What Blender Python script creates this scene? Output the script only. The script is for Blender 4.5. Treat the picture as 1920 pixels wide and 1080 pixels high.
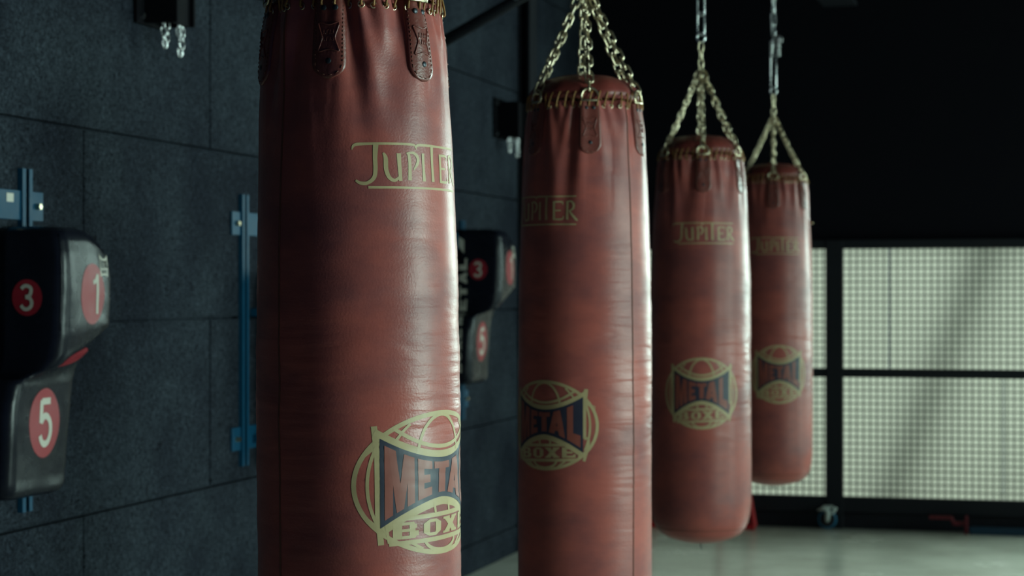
import bpy, bmesh, math, random
from mathutils import Vector, Matrix, noise
from mathutils.bvhtree import BVHTree

for o in list(bpy.data.objects):
    bpy.data.objects.remove(o, do_unlink=True)
SC = bpy.context.scene
COL = SC.collection
PI = math.pi
R_ = math.radians
random.seed(7)

# ------------------------------------------------------------------ camera
EYE = 1.44
YAW = R_(15.0)
cam_d = bpy.data.cameras.new('camera')
cam = bpy.data.objects.new('camera', cam_d)
COL.objects.link(cam)
cam.location = (0, 0, EYE)
cam.rotation_euler = (R_(90), 0, YAW)
cam_d.sensor_width = 36.0
cam_d.lens = 36.0 * 3880 / 1920
cam_d.shift_y = 8.0 / 1920
cam_d.clip_start = 0.05
cam_d.dof.use_dof = True
cam_d.dof.focus_distance = 3.55
cam_d.dof.aperture_fstop = 6.3
SC.camera = cam

# ------------------------------------------------------------------ view + world
SC.view_settings.view_transform = 'Standard'
SC.view_settings.look = 'None'
SC.view_settings.gamma = 1.0
SC.view_settings.use_curve_mapping = False
SC.view_settings.exposure = 0.0
w = bpy.data.worlds.new('world')
SC.world = w
w.use_nodes = True
bgn = w.node_tree.nodes['Background']
bgn.inputs[0].default_value = (0.24, 0.36, 1.0, 1)
bgn.inputs[1].default_value = 0.085

# ------------------------------------------------------------------ window light
def area(name, loc, rot, sx, sy, power, color):
    l = bpy.data.lights.new(name, 'AREA')
    l.shape = 'RECTANGLE'
    l.size = sx
    l.size_y = sy
    l.energy = power
    l.color = color
    o = bpy.data.objects.new(name, l)
    COL.objects.link(o)
    o.location = loc
    o.rotation_euler = rot
    return o

DAY = (0.70, 1.0, 0.90)
WALL_R = 3.6
WIN = [(2.7, 4.9), (6.0, 8.2), (9.4, 11.6)]
REV = .55            # depth of the unseen window reveals, thickened to hold back oblique light
WPOW = [390, 165, 140]
for (y0, y1), pw in zip(WIN, WPOW):
    area('daylight', (WALL_R + REV + .02, (y0 + y1) / 2, 1.48), (0, R_(90), 0), 1.8, y1 - y0 + .1, pw, DAY)
# tall window in the far wall, right of the picture
BWIN = (.75, 3.45, .95, 3.1)
area('daylight', ((BWIN[0] + BWIN[1]) / 2, 12.95, (BWIN[2] + BWIN[3]) / 2), (R_(-90), 0, 0), BWIN[1] - BWIN[0], BWIN[3] - BWIN[2], 270, DAY)
# daylight behind the glazing at the far end
area('daylight', (-1.2, 14.2, 1.1), (R_(-90), 0, 0), 5.0, 3.0, 100, (0.90, 1.0, 0.88))

# ------------------------------------------------------------------ materials
def nt(name):
    m = bpy.data.materials.new(name)
    m.use_nodes = True
    t = m.node_tree
    return m, t, t.nodes['Principled BSDF']

def N(t, kind, **kw):
    n = t.nodes.new(kind)
    for k, v in kw.items():
        setattr(n, k, v)
    return n

def mat(name, col, rough=.5, metal=0., var=.15, vs=12., bump=0., bs=120., coords='Object', spec=.5, stretch=(1, 1, 1), rvar=.1):
    m, t, p = nt(name)
    tc = N(t, 'ShaderNodeTexCoord')
    mp = N(t, 'ShaderNodeMapping')
    mp.inputs['Scale'].default_value = stretch
    t.links.new(tc.outputs[coords], mp.inputs[0])
    nz = N(t, 'ShaderNodeTexNoise')
    nz.inputs['Scale'].default_value = vs
    nz.inputs['Detail'].default_value = 6
    t.links.new(mp.outputs[0], nz.inputs['Vector'])
    mx = N(t, 'ShaderNodeMix', data_type='RGBA')
    mx.inputs[6].default_value = tuple(c * (1 - var) for c in col) + (1,)
    mx.inputs[7].default_value = tuple(min(1, c * (1 + var)) for c in col) + (1,)
    t.links.new(nz.outputs[0], mx.inputs[0])
    t.links.new(mx.outputs[2], p.inputs['Base Color'])
    mr = N(t, 'ShaderNodeMapRange')
    mr.inputs[3].default_value = max(.02, rough - rvar)
    mr.inputs[4].default_value = min(1, rough + rvar)
    t.links.new(nz.outputs[0], mr.inputs[0])
    t.links.new(mr.outputs[0], p.inputs['Roughness'])
    p.inputs['Metallic'].default_value = metal
    p.inputs['Specular IOR Level'].default_value = spec
    if bump:
        n2 = N(t, 'ShaderNodeTexNoise')
        n2.inputs['Scale'].default_value = bs
        n2.inputs['Detail'].default_value = 5
        t.links.new(mp.outputs[0], n2.inputs['Vector'])
        b = N(t, 'ShaderNodeBump')
        b.inputs['Strength'].default_value = 1
        b.inputs['Distance'].default_value = bump
        t.links.new(n2.outputs[0], b.inputs['Height'])
        t.links.new(b.outputs[0], p.inputs['Normal'])
    return m

def leather(name, col, rough=.42):
    m, t, p = nt(name)
    tc = N(t, 'ShaderNodeTexCoord')
    # broad mottling, drawn out sideways like worn bands
    mp = N(t, 'ShaderNodeMapping')
    mp.inputs['Scale'].default_value = (3, 3, 5)
    t.links.new(tc.outputs['Object'], mp.inputs[0])
    a = N(t, 'ShaderNodeTexNoise')
    a.inputs['Scale'].default_value = 1.6
    a.inputs['Detail'].default_value = 7
    a.inputs['Roughness'].default_value = .6
    t.links.new(mp.outputs[0], a.inputs['Vector'])
    cr = N(t, 'ShaderNodeValToRGB')
    cr.color_ramp.elements[0].position = .36
    cr.color_ramp.elements[0].color = (col[0] * .76, col[1] * .80, col[2] * .92, 1)
    cr.color_ramp.elements[1].position = .585
    cr.color_ramp.elements[1].color = (col[0] * 1.25, col[1] * 1.15, col[2] * 1.1, 1)
    t.links.new(a.outputs[0], cr.inputs[0])
    t.links.new(cr.outputs[0], p.inputs['Base Color'])
    # creases running round the bag at punching height
    mc = N(t, 'ShaderNodeMapping')
    mc.inputs['Scale'].default_value = (5, 5, 42)
    t.links.new(tc.outputs['Object'], mc.inputs[0])
    c = N(t, 'ShaderNodeTexNoise')
    c.inputs['Scale'].default_value = 1.0
    c.inputs['Detail'].default_value = 4
    t.links.new(mc.outputs[0], c.inputs['Vector'])
    sep = N(t, 'ShaderNodeSeparateXYZ')
    t.links.new(tc.outputs['Object'], sep.inputs[0])
    mk = N(t, 'ShaderNodeValToRGB')
    e = mk.color_ramp.elements
    e[0].position = .0; e[0].color = (.15, .15, .15, 1)
    e[1].position = 1.; e[1].color = (.05, .05, .05, 1)
    x = e.new(.30); x.color = (.45, .45, .45, 1)
    x = e.new(.48); x.color = (1, 1, 1, 1)
    x = e.new(.60); x.color = (.9, .9, .9, 1)
    x = e.new(.70); x.color = (.15, .15, .15, 1)
    sc = N(t, 'ShaderNodeMath', operation='DIVIDE')
    sc.inputs[1].default_value = 1.5
    t.links.new(sep.outputs[2], sc.inputs[0])
    t.links.new(sc.outputs[0], mk.inputs[0])
    ml = N(t, 'ShaderNodeMath', operation='MULTIPLY')
    t.links.new(c.outputs[0], ml.inputs[0])
    t.links.new(mk.outputs[0], ml.inputs[1])
    b1 = N(t, 'ShaderNodeBump')
    b1.inputs['Distance'].default_value = .0045
    b1.inputs['Strength'].default_value = .55
    t.links.new(ml.outputs[0], b1.inputs['Height'])
    g = N(t, 'ShaderNodeTexNoise')
    g.inputs['Scale'].default_value = 260
    g.inputs['Detail'].default_value = 3
    t.links.new(tc.outputs['Object'], g.inputs['Vector'])
    b2 = N(t, 'ShaderNodeBump')
    b2.inputs['Distance'].default_value = .0007
    b2.inputs['Strength'].default_value = .5
    t.links.new(g.outputs[0], b2.inputs['Height'])
    t.links.new(b1.outputs[0], b2.inputs['Normal'])
    t.links.new(b2.outputs[0], p.inputs['Normal'])
    mr = N(t, 'ShaderNodeMapRange')
    mr.inputs[1].default_value = .3
    mr.inputs[2].default_value = .7
    mr.inputs[3].default_value = rough + .08
    mr.inputs[4].default_value = rough - .07
    t.links.new(a.outputs[0], mr.inputs[0])
    t.links.new(mr.outputs[0], p.inputs['Roughness'])
    p.inputs['Specular IOR Level'].default_value = .33
    return m

def woodwool(name):
    m, t, p = nt(name)
    tc = N(t, 'ShaderNodeTexCoord')
    mp = N(t, 'ShaderNodeMapping')
    mp.inputs['Scale'].default_value = (1, 1, 1)
    t.links.new(tc.outputs['Object'], mp.inputs[0])
    # fibres: noise warped voronoi + fine noise
    wz = N(t, 'ShaderNodeTexNoise')
    wz.inputs['Scale'].default_value = 22
    wz.inputs['Detail'].default_value = 3
    t.links.new(mp.outputs[0], wz.inputs['Vector'])
    mx = N(t, 'ShaderNodeMix', data_type='VECTOR')
    mx.inputs[0].default_value = .12
    t.links.new(mp.outputs[0], mx.inputs[4])
    t.links.new(wz.outputs[1], mx.inputs[5])
    f = N(t, 'ShaderNodeTexNoise')
    f.inputs['Scale'].default_value = 105
    f.inputs['Detail'].default_value = 5
    f.inputs['Roughness'].default_value = .75
    f.inputs['Distortion'].default_value = 1.2
    t.links.new(mx.outputs[1], f.inputs['Vector'])
    big = N(t, 'ShaderNodeTexNoise')
    big.inputs['Scale'].default_value = 2.2
    big.inputs['Detail'].default_value = 6
    t.links.new(mp.outputs[0], big.inputs['Vector'])
    cr = N(t, 'ShaderNodeValToRGB')
    cr.color_ramp.elements[0].position = .43
    cr.color_ramp.elements[0].color = (.0035, .0042, .0080, 1)
    cr.color_ramp.elements[1].position = .585
    cr.color_ramp.elements[1].color = (.054, .066, .092, 1)
    t.links.new(f.outputs[0], cr.inputs[0])
    cb = N(t, 'ShaderNodeValToRGB')
    cb.color_ramp.elements[0].position = .35
    cb.color_ramp.elements[0].color = (.62, .62, .66, 1)
    cb.color_ramp.elements[1].position = .65
    cb.color_ramp.elements[1].color = (1.25, 1.28, 1.2, 1)
    t.links.new(big.outputs[0], cb.inputs[0])
    mu = N(t, 'ShaderNodeMix', data_type='RGBA', blend_type='MULTIPLY')
    mu.inputs[0].default_value = 1
    t.links.new(cr.outputs[0], mu.inputs[6])
    t.links.new(cb.outputs[0], mu.inputs[7])
    # scuffs where the black finish has chipped
    sp = N(t, 'ShaderNodeTexNoise')
    sp.inputs['Scale'].default_value = 9
    sp.inputs['Detail'].default_value = 8
    sp.inputs['Roughness'].default_value = .72
    t.links.new(mp.outputs[0], sp.inputs['Vector'])
    th = N(t, 'ShaderNodeMapRange')
    th.inputs[1].default_value = .735
    th.inputs[2].default_value = .765
    t.links.new(sp.outputs[0], th.inputs[0])
    chip = N(t, 'ShaderNodeMix', data_type='RGBA')
    t.links.new(th.outputs[0], chip.inputs[0])
    t.links.new(mu.outputs[2], chip.inputs[6])
    chip.inputs[7].default_value = (.30, .22, .15, 1)
    t.links.new(chip.outputs[2], p.inputs['Base Color'])
    b = N(t, 'ShaderNodeBump')
    b.inputs['Distance'].default_value = .006
    b.inputs['Strength'].default_value = 1.0
    t.links.new(f.outputs[0], b.inputs['Height'])
    t.links.new(b.outputs[0], p.inputs['Normal'])
    p.inputs['Roughness'].default_value = .85
    p.inputs['Specular IOR Level'].default_value = .06
    return m

def frosted(name, col):
    m, t, p = nt(name)
    t.nodes.remove(p)
    out = [n for n in t.nodes if n.type == 'OUTPUT_MATERIAL'][0]
    tr = N(t, 'ShaderNodeBsdfTranslucent')
    df = N(t, 'ShaderNodeBsdfDiffuse')
    tc = N(t, 'ShaderNodeTexCoord')
    nz = N(t, 'ShaderNodeTexNoise')
    nz.inputs['Scale'].default_value = 1.5
    t.links.new(tc.outputs['Object'], nz.inputs['Vector'])
    mx = N(t, 'ShaderNodeMix', data_type='RGBA')
    mx.inputs[6].default_value = tuple(c * .92 for c in col) + (1,)
    mx.inputs[7].default_value = tuple(c for c in col) + (1,)
    t.links.new(nz.outputs[0], mx.inputs[0])
    t.links.new(mx.outputs[2], tr.inputs[0])
    t.links.new(mx.outputs[2], df.inputs[0])
    ms = N(t, 'ShaderNodeMixShader')
    ms.inputs[0].default_value = .25
    t.links.new(tr.outputs[0], ms.inputs[1])
    t.links.new(df.outputs[0], ms.inputs[2])
    t.links.new(ms.outputs[0], out.inputs[0])
    return m

def floor_mat(name):
    m, t, p = nt(name)
    tc = N(t, 'ShaderNodeTexCoord')
    nz = N(t, 'ShaderNodeTexNoise')
    nz.inputs['Scale'].default_value = 2.0
    nz.inputs['Detail'].default_value = 9
    nz.inputs['Roughness'].default_value = .62
    t.links.new(tc.outputs['Object'], nz.inputs['Vector'])
    cr = N(t, 'ShaderNodeValToRGB')
    cr.color_ramp.elements[0].position = .32
    cr.color_ramp.elements[0].color = (.54, .53, .45, 1)
    cr.color_ramp.elements[1].position = .68
    cr.color_ramp.elements[1].color = (.74, .73, .64, 1)
    t.links.new(nz.outputs[0], cr.inputs[0])
    t.links.new(cr.outputs[0], p.inputs['Base Color'])
    mr = N(t, 'ShaderNodeMapRange')
    mr.inputs[3].default_value = .16
    mr.inputs[4].default_value = .34
    t.links.new(nz.outputs[0], mr.inputs[0])
    t.links.new(mr.outputs[0], p.inputs['Roughness'])
    p.inputs['Specular IOR Level'].default_value = .8
    b = N(t, 'ShaderNodeBump')
    b.inputs['Distance'].default_value = .0015
    b.inputs['Strength'].default_value = .3
    t.links.new(nz.outputs[0], b.inputs['Height'])
    t.links.new(b.outputs[0], p.inputs['Normal'])
    return m

M = {}
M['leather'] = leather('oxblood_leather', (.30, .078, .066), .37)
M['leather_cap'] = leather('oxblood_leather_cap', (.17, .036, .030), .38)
M['leather_tab'] = mat('tab_leather', (.16, .038, .030), .36, 0, .25, 40, .0006, 200)
M['gold'] = mat('gold_print', (.42, .315, .165), .50, 0, .14, 60)
M['navy'] = mat('navy_print', (.018, .020, .042), .5, 0, .2, 50)
M['red_print'] = mat('red_print', (.24, .058, .042), .48, 0, .15, 50)
M['thread'] = mat('stitch_thread', (.13, .04, .025), .7, 0, .2, 80)
M['lace'] = mat('gold_lace', (.27, .125, .03), .6, 0, .25, 90, .0006, 400)
M['brass'] = mat('brass_chain', (.62, .52, .36), .30, 1, .2, 60)
M['steel'] = mat('bright_steel', (.62, .62, .64), .28, 1, .12, 40)
M['dark_metal'] = mat('dark_rivet', (.03, .035, .045), .4, .6, .2, 60)
M['wall'] = woodwool('wood_wool_panel')
M['black_wall'] = mat('black_painted_wall', (.0040, .0038, .0075), .85, 0, .15, 3, .0008, 60, spec=.15)
M['black_steel'] = mat('black_steel', (.010, .011, .016), .55, 0, .2, 20, 0, spec=.3)
M['floor'] = floor_mat('polished_concrete')
M['pane'] = frosted('frosted_sheet', (.82, .86, .80))
M['vinyl'] = mat('black_vinyl', (.006, .007, .013), .27, 0, .25, 14, .0022, 14, spec=.2)
M['red_vinyl'] = mat('red_circle_print', (.27, .011, .022), .42, 0, .1, 30)
M['white_print'] = mat('white_print', (.50, .46, .40), .5, 0, .08, 40)
M['blue_steel'] = mat('blue_painted_steel', (.003, .050, .105), .5, .0, .15, 20, spec=.2)
M['red_steel'] = mat('red_painted_steel', (.50, .012, .018), .4, 0, .12, 20)
M['dark_red'] = mat('dark_red_steel', (.13, .006, .014), .5, 0, .12, 20)
M['dark_blue'] = mat('dark_blue_steel', (.004, .035, .07), .5, 0, .15, 20)
M['pale_plastic'] = mat('white_plastic', (.62, .68, .64), .4, 0, .08, 30)
M['blue_rubber'] = mat('blue_rubber', (.012, .16, .30), .5, 0, .15, 30)
M['black_rubber'] = mat('black_rubber', (.012, .012, .014), .7, 0, .2, 30)
M['wire'] = mat('dark_wire', (.030, .045, .036), .5, 0, .2, 30)
M['matte_black'] = mat('matte_black_steel', (.004, .004, .006), .8, 0, .2, 20, spec=.08)
M['ceiling'] = mat('dark_ceiling', (.012, .013, .018), .9, 0, .2, 4)

# ------------------------------------------------------------------ object helpers
def link(name, bm, m, parent=None, smooth=False):
    me = bpy.data.meshes.new(name)
    bm.normal_update()
    bm.to_mesh(me)
    bm.free()
    me.materials.append(m)
    if smooth:
        me.polygons.foreach_set('use_smooth', [True] * len(me.polygons))
    o = bpy.data.objects.new(name, me)
    COL.objects.link(o)
    if parent is not None:
        o.parent = parent
    return o

def empty(name, loc, label, cat, group=None, rz=0):
    o = bpy.data.objects.new(name, None)
    o.empty_display_size = .1
    COL.objects.link(o)
    o.location = loc
    o.rotation_euler = (0, 0, rz)
    tag(o, label, cat, group)
    return o

def tag(o, label, cat, group=None, kind=None):
    o['label'] = label
    o['category'] = cat
    if group:
        o['group'] = group
    if kind:
        o['kind'] = kind
    return o

def struct(o):
    o['kind'] = 'structure'
    return o

def box(bm, x0, x1, y0, y1, z0, z1, bev=0):
    r = bmesh.ops.create_cube(bm, size=1)
    vs = r['verts']
    for v in vs:
        v.co = Vector(((x0 + x1) / 2 + v.co.x * (x1 - x0), (y0 + y1) / 2 + v.co.y * (y1 - y0), (z0 + z1) / 2 + v.co.z * (z1 - z0)))
    if bev:
        es = list({e for v in vs for e in v.link_edges})
        bmesh.ops.bevel(bm, geom=es, offset=bev, segments=2, affect='EDGES', profile=.5)
    return vs

def tube(bm, pts, r, seg=8, closed=False, caps=True):
    pts = [Vector(p) for p in pts]
    n = len(pts)
    rad = r if isinstance(r, (list, tuple)) else [r] * n
    tang = []
    for i in range(n):
        a = pts[(i - 1) % n] if (closed or i > 0) else pts[i]
        b = pts[(i + 1) % n] if (closed or i < n - 1) else pts[i]
        d = (b - a)
        tang.append(d.normalized() if d.length > 1e-9 else Vector((0, 0, 1)))
    up = Vector((0, 0, 1))
    if abs(tang[0].dot(up)) > .9:
        up = Vector((1, 0, 0))
    u = tang[0].cross(up).normalized()
    rings = []
    for i in range(n):
        u = (u - tang[i] * u.dot(tang[i]))
        if u.length < 1e-6:
            u = tang[i].orthogonal()
        u.normalize()
        v = tang[i].cross(u)
        rings.append([bm.verts.new(pts[i] + (u * math.cos(2 * PI * k / seg) + v * math.sin(2 * PI * k / seg)) * rad[i]) for k in range(seg)])
    for i in range(n if closed else n - 1):
        a, b = rings[i], rings[(i + 1) % n]
        sh = 0
        if closed and i == n - 1:
            best = None
            for s in range(seg):
                d = (a[0].co - b[s].co).length
                if best is None or d < best:
                    best, sh = d, s
        for k in range(seg):
            bm.faces.new((a[k], a[(k + 1) % seg], b[(k + 1 + sh) % seg], b[(k + sh) % seg]))
    if caps and not closed:
        bm.faces.new(list(reversed(rings[0])))
        bm.faces.new(rings[-1])

def catmull(pts, n=6, closed=False):
    out = []
    m = len(pts)
    rng = m if closed else m - 1
    P = [tuple(p) for p in pts]
    for i in range(rng):
        p0 = P[(i - 1) % m] if (closed or i > 0) else P[i]
        p1 = P[i]
        p2 = P[(i + 1) % m]
        p3 = P[(i + 2) % m] if (closed or i + 2 < m) else P[(i + 1) % m]
        for k in range(n):
            t = k / n
            out.append(tuple(.5 * ((2 * b) + (-a + c) * t + (2 * a - 5 * b + 4 * c - d) * t * t + (-a + 3 * b - 3 * c + d) * t ** 3) for a, b, c, d in zip(p0, p1, p2, p3)))
    if not closed:
        out.append(P[-1])
    return out

# -------- flat print: strokes and quads in (u, v) metres, mapped on to a surface
class Print:
    def __init__(self, step=.005):
        self.cells = []
        self.step = step
        self.k = 0

    def quad(self, a, b, c, d, warp=None, su=None):
        """bilinear patch a-b-c-d"""
        la = max(math.dist(a, b), math.dist(d, c))
        lb = max(math.dist(b, c), math.dist(a, d))
        st = su or self.step
        na = max(1, int(math.ceil(la / st)))
        nb = max(1, int(math.ceil(lb / st)))
        g = []
        for j in range(nb + 1):
            row = []
            t = j / nb
            for i in range(na + 1):
                s = i / na
                p = tuple((a[k] * (1 - s) + b[k] * s) * (1 - t) + (d[k] * (1 - s) + c[k] * s) * t for k in (0, 1))
                row.append(warp(p) if warp else p)
            g.append(row)
        self.cells.append((g, self.k))
        self.k += 1

    def strip(self, pts, width, closed=False, smooth=0, warp=None):
        """pts: (u, v) or (u, v, w)"""
        P = [(p[0], p[1], p[2] * 1.25) if len(p) == 3 else (p[0], p[1], width) for p in pts]
        if smooth:
            P = catmull(P, smooth, closed)
        else:
            Q = []
            m = len(P)
            for i in range(m if closed else m - 1):
                a, b = P[i], P[(i + 1) % m]
                n = max(1, int(math.dist(a[:2], b[:2]) / self.step))
                for k in range(n):
                    t = k / n
                    Q.append(tuple(a[j] * (1 - t) + b[j] * t for j in range(3)))
            if not closed:
                Q.append(P[-1])
            P = Q
        n = len(P)
        rows = []
        for i in range(n):
            a = P[(i - 1) % n] if (closed or i > 0) else P[i]
            b = P[(i + 1) % n] if (closed or i < n - 1) else P[i]
            dx, dy = b[0] - a[0], b[1] - a[1]
            L = math.hypot(dx, dy) or 1
            nx, ny = -dy / L, dx / L
            h = P[i][2] / 2
            nw = 3
            row = []
            for k in range(nw):
                s = -1 + 2 * k / (nw - 1)
                p = (P[i][0] + nx * h * s, P[i][1] + ny * h * s)
                row.append(warp(p) if warp else p)
            rows.append(row)
        if closed:
            rows.append(rows[0])
        self.cells.append((rows, self.k))
        self.k += 1

    def build(self, name, m, surf, off, parent):
        bm = bmesh.new()
        for g, k in self.cells:
            o = off + (k % 12) * .00002
            vg = [[bm.verts.new(surf(u, v, o)) for (u, v) in row] for row in g]
            for j in range(len(vg) - 1):
                for i in range(len(vg[0]) - 1):
                    q = (vg[j][i], vg[j][i + 1], vg[j + 1][i + 1], vg[j + 1][i])
                    try:
                        bm.faces.new(q)
                    except ValueError:
                        pass
        bmesh.ops.recalc_face_normals(bm, faces=bm.faces)
        return link(name, bm, m, parent, True)

# ------------------------------------------------------------------ setting
WX = -2.94            # face of the left wall
YF = 12.71            # plane of the far mesh partition
ROWS = [-.452, .148, .748, 1.348, 1.948, 2.548, 3.148, 3.748]
bm = bmesh.new()
PW = 1.96
GAP = .004
for i in range(len(ROWS) - 1):
    z0, z1 = max(0, ROWS[i]), min(3.6, ROWS[i + 1])
    base = 5.85 if i in (1, 3, 5) else 6.83
    if i == 0:
        base = 6.83
    y = base - PW * 5
    while y < 12.75:
        a, b = max(y + GAP, -2.0), min(y + PW - GAP, 12.85)
        if b > a + .02:
            dx = .0015 * math.sin(i * 3.1 + y * 2.3)
            box(bm, WX - .03, WX + dx, a, b, z0 + (GAP if i else 0), z1 - GAP, .003)
        y += PW
box(bm, WX - .2, WX - .03, -2.0, 12.85, 0, 3.6)
struct(link('wall_left', bm, M['wall']))

bm = bmesh.new()
box(bm, WX - .2, WALL_R + .2, -2.0, 15.2, -.1, 0)
struct(link('floor', bm, M['floor']))
bm = bmesh.new()
box(bm, WX - .2, WALL_R + .2, -2.0, 15.2, 3.6, 3.7)
struct(link('ceiling', bm, M['ceiling']))
# far wall: black above the glazed strip
bm = bmesh.new()
box(bm, WX, BWIN[0], YF + .02, YF + .16, 1.71, 3.6)
box(bm, BWIN[0], WALL_R, YF + .02, YF + .16, BWIN[3], 3.6)
box(bm, BWIN[1], WALL_R, YF + .02, YF + .16, BWIN[2], BWIN[3])
box(bm, WX, -2.87, YF + .02, YF + .16, 0, 1.71)
box(bm, .60, BWIN[0], YF + .02, YF + .16, 0, 1.71)
box(bm, BWIN[0], WALL_R, YF + .02, YF + .16, 0, BWIN[2])
struct(link('wall_back', bm, M['black_wall']))
# right wall with window openings
bm = bmesh.new()
ys = [-2.0] + [v for ab in WIN for v in ab] + [15.2]
for i in range(0, len(ys), 2):
    box(bm, WALL_R, WALL_R + REV, ys[i], ys[i + 1], 0, 3.6)
for (y0, y1) in WIN:
    box(bm, WALL_R, WALL_R + REV, y0, y1, 0, .6)
    box(bm, WALL_R, WALL_R + REV, y0, y1, 2.38, 3.6)
struct(link('wall_right', bm, M['black_wall']))
for i, (y0, y1) in enumerate(WIN):
    bm = bmesh.new()
    for (a, b, c, d) in ((y0, y1, .60, .65), (y0, y1, 2.33, 2.38), (y0, y0 + .05, .65, 2.33), (y1 - .05, y1, .65, 2.33)):
        box(bm, WALL_R + REV - .08, WALL_R + REV - .02, a, b, c, d)
    for k in (1, 2, 3):      # deep upright fins, added to cut slanting daylight on the farther bags
        yf = y0 + (y1 - y0) * k / 4
        box(bm, WALL_R + .02, WALL_R + REV - .08, yf - .015, yf + .015, .60, 2.38)
    struct(link('window_%d' % (i + 1), bm, M['black_steel']))
bm = bmesh.new()
for (a, b, c, d) in ((BWIN[0], BWIN[1], BWIN[2], BWIN[2] + .05), (BWIN[0], BWIN[1], BWIN[3] - .05, BWIN[3]), (BWIN[0], BWIN[0] + .05, BWIN[2], BWIN[3]), (BWIN[1] - .05, BWIN[1], BWIN[2], BWIN[3])):
    box(bm, a, b, YF + .06, YF + .11, c, d)
struct(link('window_4', bm, M['black_steel']))
# black steel stanchion against the left wall
bm = bmesh.new()
box(bm, WX, WX + .065, 11.17, 11.19, 0, 3.6)
box(bm, WX, WX + .012, 11.10, 11.26, 0, 3.6)
box(bm, WX + .055, WX + .067, 11.10, 11.26, 0, 3.6)
struct(link('trim_1', bm, M['black_steel']))

# ------------------------------------------------------------------ far glazing sheets behind the mesh
YP = YF + .085
def sheet(x0, x1, z0, z1, label):
    bm = bmesh.new()
    box(bm, x0, x1, YP, YP + .006, z0, z1)
    o = link('translucent_sheet', bm, M['pane'])
    tag(o, label, 'plastic sheet', 'translucent sheets behind the mesh')
    return o
sheet(-2.868, -1.049, .952, 1.708, 'pale translucent sheet behind the upper mesh, left of the thin dark joint')
sheet(-1.043, .598, .952, 1.708, 'pale translucent sheet behind the upper mesh, right of the joint, with slanting shade')
sheet(-2.868, -.368, .05, .946, 'pale translucent sheet behind the lower mesh, wide one left of the joint')
sheet(-.362, .598, .05, .946, 'pale translucent sheet behind the lower mesh, at the right edge of the photo')
# slanting strut standing outside, seen as soft shade through the sheet
bm = bmesh.new()
tube(bm, [(-1.13, YP + .145, 0.0), (-.36, YP + .145, 1.95)], .055, 12)
o = link('slanting_strut', bm, M['black_steel'])
tag(o, 'slanting strut behind the upper translucent sheet, seen only as soft shade', 'strut')

# ------------------------------------------------------------------ mesh partition on castors
def partition():
    t = empty('mesh_partition', (-1.367, YF, 0), 'black framed wire mesh partition on castors in front of the bright far glazing', 'partition')
    ox = -1.367
    posts = (-1.50, 0, 1.50)
    for px in posts:
        bm = bmesh.new()
        box(bm, px - .053, px + .053, -.03, .03, .0 if px else .0, 1.76, .004)
        link('post', bm, M['black_steel'], t)
    for (z0, z1) in ((1.705, 1.76), (.925, .977), (.10, .196)):
        for a in (0, 1):
            bm = bmesh.new()
            box(bm, posts[a] + .053, posts[a + 1] - .053, -.025, .025, z0, z1, .003)
            link('rail', bm, M['black_steel'], t)
    for a in (0, 1):
        bm = bmesh.new()
        box(bm, posts[a] + .053, posts[a + 1] - .053, .0, .012, .0, .10)
        link('kick_board', bm, M['black_steel'], t)
        for (z0, z1) in ((.196, .925), (.977, 1.705)):
            bm = bmesh.new()
            P = .0405
            n = int((1.5 - .106) / P)
            for i in range(1, n + 1):
                x = posts[a] + .053 + i * P
                if x < posts[a + 1] - .06:
                    box(bm, x - .0038, x + .0038, -.004, .003, z0, z1)
            m_ = int((z1 - z0) / P)
            for j in range(1, m_ + 1):
                z = z0 + j * P
                box(bm, posts[a] + .053, posts[a + 1] - .053, -.007, -.003, z - .0038, z + .0038)
            link('wire_mesh', bm, M['wire'], t)
    # castor by the middle post
    def castor(cx):
        zc, R = .062, .058
        y = -.085
        bm = bmesh.new()
        pts = [(cx + (R - .009) * math.cos(a), y, zc + (R - .009) * math.sin(a)) for a in [2 * PI * k / 32 for k in range(32)]]
        tube(bm, pts, .0085, 8, closed=True)
        tyre = link('castor_wheel', bm, M['blue_rubber'], t, True)
        tyre['label'] = 'blue tyred castor wheel'
        bm = bmesh.new()
        r = bmesh.ops.create_cone(bm, segments=32, radius1=R - .012, radius2=R - .012, depth=.018, cap_ends=True)
        bmesh.ops.rotate(bm, verts=r['verts'], matrix=Matrix.Rotation(PI / 2, 3, 'X'))
        bmesh.ops.translate(bm, verts=r['verts'], vec=(cx, y, zc))
        link('hub', bm, M['black_rubber'], tyre)
        bm = bmesh.new()
        fy = y - .02
        tube(bm, [(cx - .058, fy, .118), (cx - .02, fy, .128), (cx + .004, fy, .122), (cx + .006, fy, .10), (cx + .003, fy, .066), (cx, fy, .05)], [.005, .012, .016, .016, .013, .009], 10)
        tube(bm, [(cx + .004, fy, .095), (cx + .035, fy - .004, .105), (cx + .055, fy - .006, .138)], [.008, .010, .011], 10)
        box(bm, cx - .03, cx + .03, y - .03, .0, .132, .142, .003)
        link('fork', bm, M['pale_plastic'], tyre, True)
    castor(-.035)
    return t
partition()

# red and blue bits low in front of the partition
def fx(xi, y):
    r = (xi - 960) / 3880
    c, s = math.cos(YAW), math.sin(YAW)
    return (r * y * c - y * s) / (c + s * r)

def bar(bm, a, b, w=.03):
    tube(bm, [a, b], w / 2, 8)

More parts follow.
